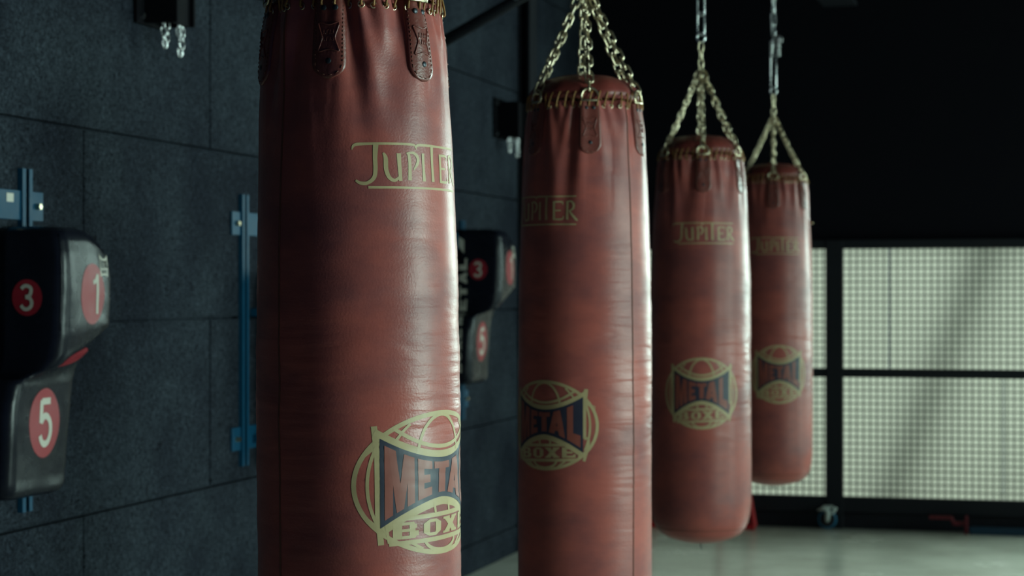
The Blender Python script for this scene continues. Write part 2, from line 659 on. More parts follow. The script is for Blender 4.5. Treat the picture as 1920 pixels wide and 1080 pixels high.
t = empty('red_steel_rack', (fx(1320, 12.5), 12.5, 0), 'red tubular steel rack standing behind the second and third punching bags', 'rack')
ox = fx(1320, 12.5)
def rx(xi): return fx(xi, 12.5) - ox
bm = bmesh.new()
box(bm, rx(1205), rx(1416), -.02, .02, .0, .035, .006)
link('base_bar', bm, M['red_steel'], t)
for pts in (((rx(1213), 0, .02), (rx(1213), 0, 1.52)), ((rx(1347), 0, .02), (rx(1347), 0, 1.50))):
    bm = bmesh.new()
    tube(bm, pts, .022, 10)
    link('upright', bm, M['red_steel'], t)
for (x0, x1) in ((1414, 1374), (1232, 1213)):
    bm = bmesh.new()
    tube(bm, [(rx(x0), 0, .02), (rx(x1), 0, .80 if x0 > 1300 else .19)], .018, 10)
    link('brace', bm, M['red_steel'], t)
bm = bmesh.new()
tube(bm, [(rx(1213), 0, 1.50), (rx(1347), 0, 1.50)], .02, 10)
link('cross_bar', bm, M['red_steel'], t)
for px in (1213, 1347):
    bm = bmesh.new()
    box(bm, rx(px) - .02, rx(px) + .02, -.22, .12, 0, .03, .005)
    link('foot', bm, M['red_steel'], t)

t = empty('floor_clamp', (fx(1778, 12.60), 12.60, 0), 'dark red clamp lying low at the foot of the mesh partition', 'clamp')
ox2 = fx(1778, 12.60)
bm = bmesh.new()
box(bm, fx(1742, 12.6) - ox2, fx(1786, 12.6) - ox2, -.012, .012, .085, .105, .003)
tube(bm, [(fx(1784, 12.6) - ox2, 0, .095), (fx(1789, 12.6) - ox2, 0, .055)], .01, 8)
link('clamp_arm', bm, M['dark_red'], t)
bm = bmesh.new()
box(bm, fx(1809, 12.6) - ox2, fx(1815, 12.6) - ox2, -.02, .02, 0, .11, .003)
box(bm, fx(1786, 12.6) - ox2, fx(1810, 12.6) - ox2, -.01, .01, .05, .075, .003)
link('end_plate', bm, M['dark_red'], t)
bm = bmesh.new()
box(bm, fx(1818, 12.6), .5, 12.58, 12.62, 0, .045, .004)
o = link('floor_bar', bm, M['dark_blue'])
tag(o, 'low dark blue steel bar lying along the foot of the mesh partition', 'bar')

# ------------------------------------------------------------------ hanging beam + wall brackets
bm = bmesh.new()
box(bm, -1.40, -1.20, .5, 12.4, 3.28, 3.30)
box(bm, -1.40, -1.20, .5, 12.4, 3.14, 3.16)
box(bm, -1.306, -1.294, .5, 12.4, 3.16, 3.28)
for y in (1.0, 4.4, 7.6, 10.8):
    box(bm, -1.34, -1.26, y - .04, y + .04, 3.30, 3.6)
o = link('ceiling_beam', bm, M['black_steel'])
tag(o, 'black steel beam under the ceiling that the punching bags hang from', 'beam')

def link_path(L, W, n=14):
    """stadium outline in x (width) / z (length)"""
    r = W / 2
    s = L / 2 - r
    P = []
    for k in range(n // 2 + 1):
        a = PI * k / (n // 2)
        P.append((r * math.cos(a), 0, s + r * math.sin(a)))
    for k in range(n // 2 + 1):
        a = PI + PI * k / (n // 2)
        P.append((r * math.cos(a), 0, -s + r * math.sin(a)))
    return P

def chain(bm, a, b, L=.036, W=.019, wr=.0026, seg=6, sag=0.0, tw=0.):
    a, b = Vector(a), Vector(b)
    d = b - a
    pitch = L - 2 * wr * 1.6
    n = max(1, round(d.length / pitch))
    ax = d.normalized()
    side = ax.orthogonal().normalized()
    for i in range(n):
        tt = (i + .5) / n
        c = a + d * tt + Vector((0, 0, -sag * 4 * tt * (1 - tt)))
        s2 = side if i % 2 else ax.cross(side)
        s2 = Matrix.Rotation(tw + random.uniform(-.25, .25), 3, ax) @ s2
        y = ax.cross(s2)
        ax2 = (ax + s2 * random.uniform(-.05, .05)).normalized()
        tube(bm, [c + s2 * p[0] + ax2 * p[2] for p in link_path(L, W)], wr, seg, closed=True)

def bracket(y, z, label, arm):
    t = empty('wall_bracket', (WX, y, z), label, 'bracket', None if arm else 'wall brackets for hanging bags')
    bm = bmesh.new()
    box(bm, 0, .014, -.13, .13, -.085, .13, .003)
    link('wall_plate', bm, M['matte_black'], t)
    bm = bmesh.new()
    box(bm, .014, .13, -.075, -.06, -.08, .11, .003)
    box(bm, .014, .13, .06, .075, -.08, .11, .003)
    box(bm, .10, .115, -.06, .06, -.08, .11, .002)
    link('socket', bm, M['matte_black'], t)
    for (by, bz) in ((-.10, -.06), (.10, -.06), (-.10, .10), (.10, .10)):
        bm = bmesh.new()
        r = bmesh.ops.create_cone(bm, segments=6, radius1=.010, radius2=.010, depth=.012, cap_ends=True)
        bmesh.ops.rotate(bm, verts=r['verts'], matrix=Matrix.Rotation(PI / 2, 3, 'Y'))
        bmesh.ops.translate(bm, verts=r['verts'], vec=(.020, by, bz))
        link('bolt', bm, M['steel'], t)
    for (cy, cx, n_) in ((-.035, .07, .085), (.03, .095, .11)):
        bm = bmesh.new()
        # a doubled loop of loose chain
        pts = [(cx, cy - .014, -.07), (cx, cy - .013, -.07 - n_ * .55), (cx, cy, -.07 - n_), (cx, cy + .013, -.07 - n_ * .55), (cx, cy + .014, -.07)]
        for a, b in zip(pts[:-1], pts[1:]):
            chain(bm, a, b, .030, .017, .0026)
        link('loose_chain', bm, M['steel'], t, True)
    if arm:
        bm = bmesh.new()
        x1 = -1.41 - WX
        z1 = 3.15 - z
        d = Vector((x1, 0, z1)).normalized()
        tube(bm, [(.06, 0, .03), (x1, 0, z1)], .026, 12)
        link('brace_arm', bm, M['black_steel'], t, True)
        bm = bmesh.new()
        p = Vector((.66, -.03, .03 + .60 * (z1 - .03) / (x1 - .06)))
        r = bmesh.ops.create_cone(bm, segments=8, radius1=.010, radius2=.010, depth=.014, cap_ends=True)
        bmesh.ops.rotate(bm, verts=r['verts'], matrix=Matrix.Rotation(PI / 2, 3, 'X'))
        bmesh.ops.translate(bm, verts=r['verts'], vec=p)
        link('arm_bolt', bm, M['steel'], t)
    return t
bracket(6.33, 2.405, 'black wall bracket with loose chains, at the top left of the picture', False)
bracket(8.60, 2.36, 'black wall bracket with a long slanting arm rising behind the nearest bag', True)
bracket(10.70, 2.345, 'small far black wall bracket with loose chains, left of the second bag top', False)

# ------------------------------------------------------------------ wall strike pads
def pad_ring(p, y0, y1, r, n=44):
    """open outline from wall (0,y0) round the front to (0,y1)"""
    r = min(r, p * .9, (y1 - y0) * .45)
    P = [(0, y0)]
    m = 8
    for k in range(5):
        P.append((max(0, (p - r)) * (k + 1) / 5, y0))
    for k in range(1, m + 1):
        a = -PI / 2 + PI / 2 * k / m
        P.append((p - r + r * math.cos(a), y0 + r + r * math.sin(a)))
    for k in range(1, 10):
        P.append((p, y0 + r + (y1 - y0 - 2 * r) * k / 10))
    for k in range(0, m + 1):
        a = PI / 2 * k / m
        P.append((p - r + r * math.cos(a), y1 - r + r * math.sin(a)))
    for k in range(5):
        P.append(((p - r) * (1 - (k + 1) / 5), y1))
    return P

def glyph(pr, ch, cx, cz, h, w, warp=None, flip=1):
    """sans numeral as strokes; (cx,cz) centre, h height, stroke w"""
    def S(pts, sm=5):
        q = [(cx + flip * a * h, cz + b * h) for a, b in pts]
        pr.strip(q, w, smooth=sm, warp=warp)
    if ch == '3':
        S([(-.22, .36), (-.10, .47), (.06, .48), (.20, .40), (.22, .24), (.14, .08), (-.04, .02)])
        S([(-.04, .02), (.16, -.03), (.25, -.20), (.20, -.38), (.05, -.48), (-.12, -.46), (-.25, -.32)])
    elif ch == '5':
        S([(.22, .44), (-.16, .44)], 0)
        S([(-.16, .47), (-.19, -.02)], 0)
        S([(-.19, .0), (-.05, .12), (.10, .10), (.22, -.04), (.23, -.24), (.12, -.42), (-.05, -.47), (-.18, -.40), (-.24, -.28)])
    elif ch == '1':
        S([(.06, .49), (.06, -.49)], 0)
        S([(-.16, .28), (-.04, .33), (.04, .46)])

LET = {  # quads (s,t) in unit box
    'M': [((0, 0), (.26, 0), (.26, 1), (0, 1)), ((.74, 0), (1, 0), (1, 1), (.74, 1)), ((.38, 0), (.62, 0), (.36, 1), (.12, 1)), ((.38, 0), (.62, 0), (.88, 1), (.64, 1))],
    'E': [((0, 0), (.42, 0), (.42, 1), (0, 1)), ((.42, 0), (1, 0), (1, .24), (.42, .24)), ((.42, .39), (.86, .39), (.86, .61), (.42, .61)), ((.42, .77), (1, .77), (1, 1), (.42, 1))],
    'T': [((.28, 0), (.72, 0), (.72, .78), (.28, .78)), ((0, .78), (1, .78), (1, 1), (0, 1))],
    'A': [((0, 0), (.36, 0), (.62, 1), (.30, 1)), ((.64, 0), (1, 0), (.70, 1), (.38, 1)), ((.26, .16), (.74, .16), (.70, .36), (.30, .36))],
    'L': [((0, 0), (.45, 0), (.45, 1), (0, 1)), ((.45, 0), (1, 0), (1, .26), (.45, .26))],
    'B': [((0, 0), (.34, 0), (.34, 1), (0, 1)), ((.34, .82), (.88, .82), (.80, 1), (.34, 1)), ((.34, .42), (.86, .42), (.86, .60), (.34, .60)), ((.34, 0), (.84, 0), (.94, .18), (.34, .18)), ((.62, .56), (.92, .60), (.92, .86), (.62, .86)), ((.62, .14), (1, .14), (1, .44), (.62, .46))],
    'X': [((0, 0), (.36, 0), (1, 1), (.64, 1)), ((.64, 0), (1, 0), (.36, 1), (0, 1)), ((0, 0), (.44, 0), (.44, .14), (0, .14)), ((.56, 0), (1, 0), (1, .14), (.56, .14)), ((0, .86), (.44, .86), (.44, 1), (0, 1)), ((.56, .86), (1, .86), (1, 1), (.56, 1))],
    'O': [((0, .22), (.34, .22), (.34, .78), (0, .78)), ((.66, .22), (1, .22), (1, .78), (.66, .78)), ((.22, .82), (.78, .82), (.70, 1), (.30, 1)), ((.30, 0), (.70, 0), (.78, .18), (.22, .18)), ((0, .78), (.34, .78), (.42, .99), (.30, 1)), ((.66, .78), (1, .78), (.70, 1), (.58, .99)), ((.30, 0), (.42, .01), (.34, .22), (0, .22)), ((.58, .01), (.70, 0), (1, .22), (.66, .22))],
}
LET['Eb'] = [((0, 0), (.36, 0), (.36, 1), (0, 1)), ((.36, 0), (1, 0), (1, .19), (.36, .19)), ((.36, .41), (.78, .41), (.78, .59), (.36, .59)), ((.36, .81), (1, .81), (1, 1), (.36, 1)), ((.80, .19), (1, .19), (1, .32), (.88, .32)), ((.88, .68), (1, .68), (1, .81), (.80, .81))]

def letter(pr, ch, f, st=.2):
    for q in LET[ch]:
        pr.quad(*q, warp=f, su=st)

def wall_pad(y, label, front, zb=.85, side_text=True):
    """black vinyl strike pad on the left wall; local x = out of the wall"""
    t = empty('wall_strike_pad', (WX, y, zb), label, 'punching pad', 'black numbered strike pads on the wall')
    # z, protrusion, y near, y far, corner radius
    F = front
    S = [(.000, .035, -.19, .06, .03), (.004, .07, -.215, .085, .04), (.014, .088, -.235, .10, .04), (.035, .098, -.245, .105, .04), (.16, .104, -.25, .115, .04), (.28, .108, -.245, .125, .04),
         (.33, .112, -.23, .13, .04), (.36, .122, -.21, .14, .045), (.385, .145, -.18, .147, .05), (.41, F - .035, -.16, .15, .05), (.44, F - .008, -.152, .165, .05), (.48, F, -.150, .168, .045),
         (.60, F + .003, -.150, .168, .042), (.70, F, -.150, .168, .036), (.745, F - .006, -.148, .165, .036), (.765, F - .018, -.14, .14, .04), (.775, F - .04, -.12, .12, .04), (.779, F - .08, -.09, .09, .04)]
    Z = []
    for k in range(len(S) - 1):
        a, b = S[k], S[k + 1]
        m = 4 if b[0] - a[0] > .03 else 2
        for i in range(m):
            tt = i / m
            Z.append(tuple(a[j] * (1 - tt) + b[j] * tt for j in range(5)))
    Z.append(S[-1])
    bm = bmesh.new()
    rings = []
    for (z, p, a, b, r) in Z:
        ring = []
        for (x, yy) in pad_ring(p, a, b, r):
            zz = z
            if z > .40:
                zz += -.055 * max(0, (yy + .02) / .15) ** 2 * (z - .45) / .32 + .02 * max(0, (yy) / .15) * (1 - min(1, (z - .40) / .1))
            if z > .35 and z < .5:
                zz += .045 * (yy / .15) * (1 - abs(z - .42) / .08) if abs(z - .42) < .08 else 0
            nn = noise.noise(Vector((x * 9 + y, yy * 9, z * 7))) * .004
            dd = Vector((x * .6, yy * .4)).normalized() * nn if x > .01 else Vector((0, 0))
            ring.append(bm.verts.new((x + dd.x, yy + dd.y, zz)))
        rings.append(ring)
    n = len(rings[0])
    for j in range(len(rings) - 1):
        for i in range(n - 1):
            bm.faces.new((rings[j][i], rings[j][i + 1], rings[j + 1][i + 1], rings[j + 1][i]))
        bm.faces.new((rings[j][n - 1], rings[j][0], rings[j + 1][0], rings[j + 1][n - 1]))
    bm.faces.new(list(reversed(rings[0])))
    bm.faces.new(rings[-1])
    bmesh.ops.recalc_face_normals(bm, faces=bm.faces)
    tree = BVHTree.FromBMesh(bm)
    body = link('pad_body', bm, M['vinyl'], t, True)
    # piping along the corner between side and front
    ci = 9
    pts = [rings_co for rings_co in []]
    bm = bmesh.new()
    seam = []
    for (z, p, a, b, r) in [q for q in Z if .47 < q[0] < .765]:
        rr = min(r, p * .9)
        q = (p - rr + rr * .62, a + rr - rr * .78)
        h = tree.ray_cast(Vector((q[0] + .15, q[1] - .18, z)), Vector((-.15, .18, 0)).normalized())
        if h[0] is not None:
            seam.append(h[0])
    tube(bm, seam, .0022, 6)
    link('piping', bm, M['vinyl'], t, True)

    def side(u, v, o):       # face turned to the camera (-y)
        h = tree.ray_cast(Vector((u, -1, v)), Vector((0, 1, 0)))
        if h[0] is None:
            return Vector((u, -.15, v))
        return h[0] + h[1] * o * (1 if h[1].y < 0 else -1)

    def frontf(u, v, o):     # face turned to the room (+x)
        h = tree.ray_cast(Vector((1, u, v)), Vector((-1, 0, 0)))
        if h[0] is None:
            return Vector((F, u, v))
        return h[0] + h[1] * o * (1 if h[1].x > 0 else -1)

    def under(u, v, o):
        d = Vector((-1, 0, .95)).normalized()
        b = Vector((F - .055, u, .405)) + Vector((.95, 0, 1)).normalized() * v
        h = tree.ray_cast(b - d, d)
        if h[0] is None:
            return b
        return h[0] + h[1] * o * (1 if h[1].dot(d) < 0 else -1)

    def disc(surf, cu, cv, ru, rv, name='target_disc'):
        pr = Print(.01)
        n = 36
        for k in range(n):
            a0, a1 = 2 * PI * k / n, 2 * PI * (k + 1) / n
            for q in range(4):
                r0, r1 = q / 4, (q + 1) / 4
                pr.k = 0
                pr.quad((cu + ru * r0 * math.cos(a0), cv + rv * r0 * math.sin(a0)), (cu + ru * r1 * math.cos(a0), cv + rv * r1 * math.sin(a0)),
                        (cu + ru * r1 * math.cos(a1), cv + rv * r1 * math.sin(a1)), (cu + ru * r0 * math.cos(a1), cv + rv * r0 * math.sin(a1)), su=.05)
        return pr.build(name, M['red_vinyl'], surf, .0009, t)
    d3 = disc(side, F - .115, .575, .047, .052)
    d3['label'] = 'red disc with a white 3'
    pr = Print(.006); glyph(pr, '3', F - .117, .575, .068, .0105)
    pr.build('numeral', M['white_print'], side, .0020, d3)
    d1 = disc(frontf, .022, .585, .074, .088)
    d1['label'] = 'red disc with a white 1'
    pr = Print(.006); glyph(pr, '1', .044, .585, .118, .013)
    pr.build('numeral', M['white_print'], frontf, .0020, d1)
    d5 = disc(frontf, -.060, .215, .092, .100)
    d5['label'] = 'red disc with a white 5'
    pr = Print(.006); glyph(pr, '5', -.056, .218, .135, .019)
    pr.build('numeral', M['white_print'], frontf, .0020, d5)
    du = disc(under, .0, .0, .105, .035)
    # white bow-tie badge high on the front, far corner
    pr = Print(.008)
    def bt(s):  # top / bottom curves
        return .03 * (abs(2 * s - 1) ** 2)
    f = lambda p: (.066 + .060 * (p[0] + (.5 - p[0]) * .22 * (1 - p[1])), .640 + .048 * p[1] + (p[1] - .3) * .020 * (2 * p[0] - 1) ** 2)
    pr.quad((0, 0), (1, 0), (1, 1), (0, 1), warp=f, su=.1)
    badge = pr.build('badge', M['white_print'], frontf, .0012, t)
    pr = Print(.008)
    for i, ch in enumerate('METAL'):
        g = lambda p, i=i: f((.07 + (i + p[0] * .82) * .175, .42 + p[1] * .42))
        letter(pr, ch, g, .5)
    for i, ch in enumerate('BOXE'):
        g = lambda p, i=i: f((.16 + (i + p[0] * .8) * .175, .12 + p[1] * .2))
        letter(pr, ch if ch != 'E' else 'Eb', g, .5)
    pr.build('lettering', M['vinyl'], frontf, .0022, badge)
    # METAL BOXE running up the side by the wall
    if not side_text:
        return t
    pr = Print(.01)
    word = 'METAL'
    z0 = .30
    for i, ch in enumerate(word):
        g = lambda p, i=i: (.056 - .042 * p[1], z0 + (i + p[0] * .86) * .068)
        letter(pr, ch, g, .3)
    for i, ch in enumerate('BOXE'):
        g = lambda p, i=i: (.056 - .042 * p[1], .065 + (i + p[0] * .86) * .056)
        letter(pr, ch, g, .3)
    pr.build('side_lettering', M['white_print'], side, .0012, t)
    pr = Print(.01)
    pr.quad((.012, .69), (.040, .655), (.040, .72), (.012, .74), su=.01)
    pr.build('side_badge', M['white_print'], side, .0012, t)
    return t

wall_pad(5.45, 'black vinyl strike pad with numbered red discs at the left edge of the photo', .215, .85, False)
wall_pad(10.05, 'black strike pad with numbered red discs seen between the first and second bags', .228, .978)

# plain pad almost hidden behind the nearest bag
t = empty('body_strike_pad', (WX, 7.40, .80), 'plain black wall pad mostly hidden behind the nearest bag, by the blue rail', 'punching pad')
bm = bmesh.new()
box(bm, .055, .24, -.17, .20, .0, .72, .035)
link('pad_body', bm, M['vinyl'], t, True)
for z_ in (.08, .55):
    bm = bmesh.new()
    box(bm, .0, .056, -.20, .12, z_, z_ + .03, .002)
    link('clamp_strap', bm, M['blue_steel'], t)

def rail(y, side, label, zb=.80, zt=1.80):
    t = empty('wall_rail', (WX, y, zb), label, 'rail', 'blue mounting rails on the wall')
    H = zt - zb
    bm = bmesh.new()
    # open channel: web + two lips
    box(bm, .0, .004, -.030, .030, 0, H)
    box(bm, .004, .016, -.030, -.026, 0, H)
    box(bm, .004, .016, .026, .030, 0, H)
    box(bm, .013, .016, -.026, -.010, 0, H)
    box(bm, .013, .016, .010, .026, 0, H)
    link('channel', bm, M['blue_steel'], t)
    for z in (.06, H - .15):
        s = side
        bm = bmesh.new()
        box(bm, .0, .008, min(s * .03, s * .11), max(s * .03, s * .11), z, z + .085, .001)
        pl = link('fixing_plate', bm, M['blue_steel'], t)
        bm = bmesh.new()
        r = bmesh.ops.create_cone(bm, segments=6, radius1=.011, radius2=.009, depth=.014, cap_ends=True)
        bmesh.ops.rotate(bm, verts=r['verts'], matrix=Matrix.Rotation(PI / 2, 3, 'Y'))
        bmesh.ops.translate(bm, verts=r['verts'], vec=(.015, s * .07, z + .042))
        link('bolt', bm, M['brass'], pl)
        bm = bmesh.new()
        box(bm, .0, .010, min(-s * .03, -s * .16), max(-s * .03, -s * .16), z, z + .085, .001)
        pl = link('side_plate', bm, M['blue_steel'], t)
        if y < 6 and z > .5:
            bm = bmesh.new()
            box(bm, .0102, .0112, -.115, -.075, z + .05, z + .075)
            st = link('sticker', bm, M['white_print'], pl)
            st['label'] = 'small white sticker'
    return t
rail(5.46, 1, 'blue steel mounting rail behind the leftmost strike pad')
rail(7.12, -1, 'blue steel mounting rail left of the nearest bag, bare and full height')
rail(9.975, 1, 'blue steel mounting rail behind the far strike pad, only its top shows')

# ------------------------------------------------------------------ punching bags
RB = .180
ZB = .505
LB = 1.44
PROF = [(0, .0), (.3, .004), (.5, .012), (.68, .023), (.82, .038), (.90, .055), (.95, .076), (.98, .105), (1.0, .16), (1.0, .30), (1.0, .62), (.995, .85), (.983, 1.0), (.962, 1.13), (.94, 1.24), (.91, 1.32), (.875, 1.385), (.84, 1.42), (.815, 1.44)]

def prof(z):
    for i in range(len(PROF) - 1):
        a, b = PROF[i], PROF[i + 1]
        if z <= b[1]:
            t = (z - a[1]) / max(1e-9, b[1] - a[1])
            return a[0] + (b[0] - a[0]) * max(0, t)
    return PROF[-1][0]

def make_bag(idx, x, y, label, logo_deg, jup_deg, strap_deg, half_deg, logo_z, logo_h, base_z, seams=None, bulge=0., hw='plain'):
    """all angles: 0 = towards camera, positive = to the right in the picture"""
    t = empty('punching_bag', (x, y, base_z), label, 'punching bag', 'brown leather punching bags in a row')
    view = math.atan2(-y, -x)          # direction bag -> camera
    seams = seams or (logo_deg + 93, logo_deg - 93)
    rnd = random.Random(idx * 11 + 3)
    straps = [strap_deg + 60 * k for k in range(6)]
    offv = Vector((idx * 3.7, idx * 1.3, 0))
    folds = []
    for s in straps:
        for d, am in ((-13, 1.0), (13, 1.0), (-23, .55), (24, .6)):
            folds.append((s + d + rnd.uniform(-2.5, 2.5), am * rnd.uniform(.6, 1.3), rnd.uniform(4, 14) * (1 if d > 0 else -1), rnd.uniform(3.0, 5.0), rnd.uniform(.20, .42)))

    def wrap(d):
        return (d + 180) % 360 - 180

    def rad(deg, z):
        r = RB * prof(z)
        # corner at the two long seams
        if z > .03:
            for s in seams:
                d = abs(wrap(deg - s))
                if d < 60:
                    r += .0075 * math.exp(-d / 13.0) * min(1, (z - .03) / .1)
        # gathers under the lacing
        if z > 1.0:
            for (c, am, drift, wd, ln) in folds:
                k = (z - (1.44 - ln)) / ln
                if k > 0:
                    d = wrap(deg - (c + drift * (1 - k)))
                    if abs(d) < 22:
                        wv = wd * (1 + 1.4 * (1 - k))
                        r -= .0135 * am * k ** 1.5 * math.exp(-(d / wv) ** 2)
                        r += .0050 * am * k ** 1.5 * math.exp(-((abs(d) - 1.9 * wv) / wv) ** 2)
        a = R_(deg)
        v = Vector((math.cos(a) * 1.2, math.sin(a) * 1.2, z * 2.2)) + offv
        r += .0035 * noise.noise(v) * min(1, z / .2)
        # dents and soft creases round the middle
        m = max(0, 1 - ((z - .72) / .45) ** 2)
        v = Vector((math.cos(a) * 1.6, math.sin(a) * 1.6, z * 17)) + offv * 2
        r += .0016 * m * noise.noise(v)
        v = Vector((math.cos(a) * 1.0, math.sin(a) * 1.0, z * 34)) + offv * 3
        q = 1 - math.sqrt(noise.noise(v) ** 2 + .008) * 2.6
        if q > 0:
            r -= .0016 * m * q ** 3
        return r

    def lean(z):
        return bulge * max(0, 1 - z / .9) if z < .9 else -bulge * (z - .9) / .54

    right = Vector((math.cos(view + PI / 2), math.sin(view + PI / 2), 0))

    def S(deg, z, o=0.):
        a = view + R_(deg)
        r = rad(deg, z) + o
        return Vector((math.cos(a) * r, math.sin(a) * r, z)) + right * lean(z)

    # body
    bm = bmesh.new()
    zs = []
    for i in range(8):
        a, b = PROF[i], PROF[i + 1]
        for k in range(3):
            zs.append(a[1] + (b[1] - a[1]) * k / 3)
    z = .16
    while z < LB:
        zs.append(z)
        z += .0042
    zs.append(LB)
    NC = 240
    off = seams[0] % 1.5
    rings = []
    for z in zs:
        if z <= 0.0:
            continue
        rings.append([bm.verts.new(S(off + 360 * k / NC, z)) for k in range(NC)])
    c0 = bm.verts.new(Vector((0, 0, 0)) + right * lean(0))
    for k in range(NC):
        bm.faces.new((c0, rings[0][(k + 1) % NC], rings[0][k]))
    for j in range(len(rings) - 1):
        a, b = rings[j], rings[j + 1]
        for k in range(NC):
            bm.faces.new((a[k], a[(k + 1) % NC], b[(k + 1) % NC], b[k]))
    # turned-in top hem
    hem = [bm.verts.new(S(off + 360 * k / NC, LB, -.012) + Vector((0, 0, .004))) for k in range(NC)]
    for k in range(NC):
        bm.faces.new((rings[-1][k], rings[-1][(k + 1) % NC], hem[(k + 1) % NC], hem[k]))
    bmesh.ops.recalc_face_normals(bm, faces=bm.faces)
    link('bag_body', bm, M['leather'], t, True)

    # base seam, long seams
    bm = bmesh.new()
    tube(bm, [S(360 * k / 90, .062, .0004) for k in range(90)], .0013, 5, closed=True)
    link('base_seam', bm, M['thread'], t, True)
    for s in seams:
        bm = bmesh.new()
        tube(bm, [S(s, .05 + (LB - .06) * k / 160, .0) for k in range(161)], .0018, 6)
        link('long_seam', bm, M['thread'], t, True)
    # cap
    bm = bmesh.new()
    rings = []
    for (rr, zz) in ((.80, -.004), (.835, .004), (.84, .014), (.815, .024), (.74, .040), (.60, .054), (.42, .063), (.2, .068), (.05, .069)):
        ring = []
        for k in range(120):
            dg = 3 * k
            a = view + R_(dg)
            g = 0
            for s in straps:
                d = wrap(dg - s)
                g += math.exp(-(d / 11) ** 2)
            r = RB * rr * (1 - .035 * g) + .003 * noise.noise(Vector((math.cos(a) * 4, math.sin(a) * 4, zz * 9)) + offv)
            ring.append(bm.verts.new(Vector((math.cos(a) * r, math.sin(a) * r, LB + .012 + zz - .006 * g * (rr > .5))) + right * lean(LB)))
        rings.append(ring)
    for j in range(len(rings) - 1):
        a, b = rings[j], rings[j + 1]
        for k in range(120):
            bm.faces.new((a[k], a[(k + 1) % 120], b[(k + 1) % 120], b[k]))
    bm.faces.new(rings[-1])
    bmesh.ops.recalc_face_normals(bm, faces=bm.faces)
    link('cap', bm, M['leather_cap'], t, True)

    # eyelets and lacing
    NE = 44
    el_me = None
    lace = []
    for k in range(NE):
        d = 360 * (k + .5) / NE
        p = S(d, LB - .014, .0008)
        nrm = (S(d, LB - .014, .01) - S(d, LB - .014, 0)).normalized()
        bm = bmesh.new()
        u = nrm.orthogonal().normalized()
        v = nrm.cross(u)
        tube(bm, [p + (u * math.cos(q) + v * math.sin(q)) * .0052 for q in [2 * PI * i / 12 for i in range(12)]], .0014, 5, closed=True)
        link('eyelet', bm, M['brass'], t, True)
    P = []
    for k in range(NE):
        d = 360 * (k + .5) / NE
        st = 360 / NE
        lo = S(d, LB - .014, .003)
        lo2 = S(d, LB - .008, .006)
        hi_a = view + R_(d + st * .35)
        hr = RB * .845
        hi = Vector((math.cos(hi_a) * hr, math.sin(hi_a) * hr, LB + .022)) + right * lean(LB)
        hb_a = view + R_(d + st * .62)
        hb = Vector((math.cos(hb_a) * (hr - .014), math.sin(hb_a) * (hr - .014), LB + .020)) + right * lean(LB)
        dn = S(d + st * .80, LB - .006, -.006)
        P += [lo, lo2, hi, hb, dn]
    P = [Vector(p) for p in catmull([tuple(p) for p in P], 3, True)]
    bm = bmesh.new()
    tube(bm, P, .0021, 6, closed=True)
    link('lacing', bm, M['lace'], t, True)

    # tabs, rings, chains
    apex = Vector((0, 0, 2.262 - base_z)) + right * lean(LB)
    TW = .029
    for si, s in enumerate(straps):
        zt, zb = LB + .0, LB - .142
        sm = R_(1) * RB * .9
        def TS(u, v, o, s=s):
            return S(s + u / sm, v, o)
        bm = bmesh.new()
        # outline rows: rounded bottom
        rows = []
        nz_ = 22
        for j in range(nz_ + 1):
            v = zb + (zt - zb) * j / nz_
            h = TW * (.84 + .16 * min(1, (zt - v) / .03)) if v > zb + TW else math.sqrt(max(0, TW ** 2 - (zb + TW - v) ** 2))
            h = max(h, .004)
            rows.append([(-h + 2 * h * i / 10, v) for i in range(11)])
        th = .0038
        top = [[bm.verts.new(TS(u, v, th)) for (u, v) in r] for r in rows]
        bot = [[bm.verts.new(TS(u, v, -.001)) for (u, v) in r] for r in rows]
        for j in range(nz_):
            for i in range(10):
                bm.faces.new((top[j][i], top[j][i + 1], top[j + 1][i + 1], top[j + 1][i]))
            bm.faces.new((bot[j][0], top[j][0], top[j + 1][0], bot[j + 1][0]))
            bm.faces.new((top[j][10], bot[j][10], bot[j + 1][10], top[j + 1][10]))
        for i in range(10):
            bm.faces.new((bot[0][i], bot[0][i + 1], top[0][i + 1], top[0][i]))
            bm.faces.new((top[-1][i], top[-1][i + 1], bot[-1][i + 1], bot[-1][i]))
        bmesh.ops.recalc_face_normals(bm, faces=bm.faces)
        tab = link('strap_tab', bm, M['leather_tab'], t, True)
        near = abs(wrap(s)) < 110
        if near:
            h = TW - .0055
            path = [(-h, zt - .012)] + [(-h, zb + TW)] + [(h * math.cos(PI + PI * k / 12), zb + TW + h * math.sin(PI + PI * k / 12)) for k in range(1, 12)] + [(h, zb + TW), (h, zt - .012)]
            fine = []
            for a, b in zip(path[:-1], path[1:]):
                n_ = max(1, int(math.dist(a, b) / .0035))
                fine += [(a[0] + (b[0] - a[0]) * k / n_, a[1] + (b[1] - a[1]) * k / n_) for k in range(n_)]
            bm = bmesh.new()
            if idx <= 2:
                for k in range(0, len(fine) - 1, 2):
                    tube(bm, [TS(*fine[k], th + .0004), TS(*fine[k + 1], th + .0004)], .0009, 5)
            else:
                tube(bm, [TS(*f, th + .0002) for f in fine], .0008, 4)
            link('stitching', bm, M['thread'], tab, True)
            # embossed hourglass outline
            hg = []
            for (u, v) in ((-.017, -.046), (0, -.050), (.017, -.046), (.015, -.058), (.011, -.072), (.015, -.086), (.017, -.096), (0, -.092), (-.017, -.096), (-.015, -.086), (-.011, -.072), (-.015, -.058)):
                hg.append((u, zt + v))
            hgc = catmull(hg, 4, True)
            bm = bmesh.new()
            tube(bm, [TS(u, v, th + .0004) for (u, v) in hgc], .0014, 6, closed=True)
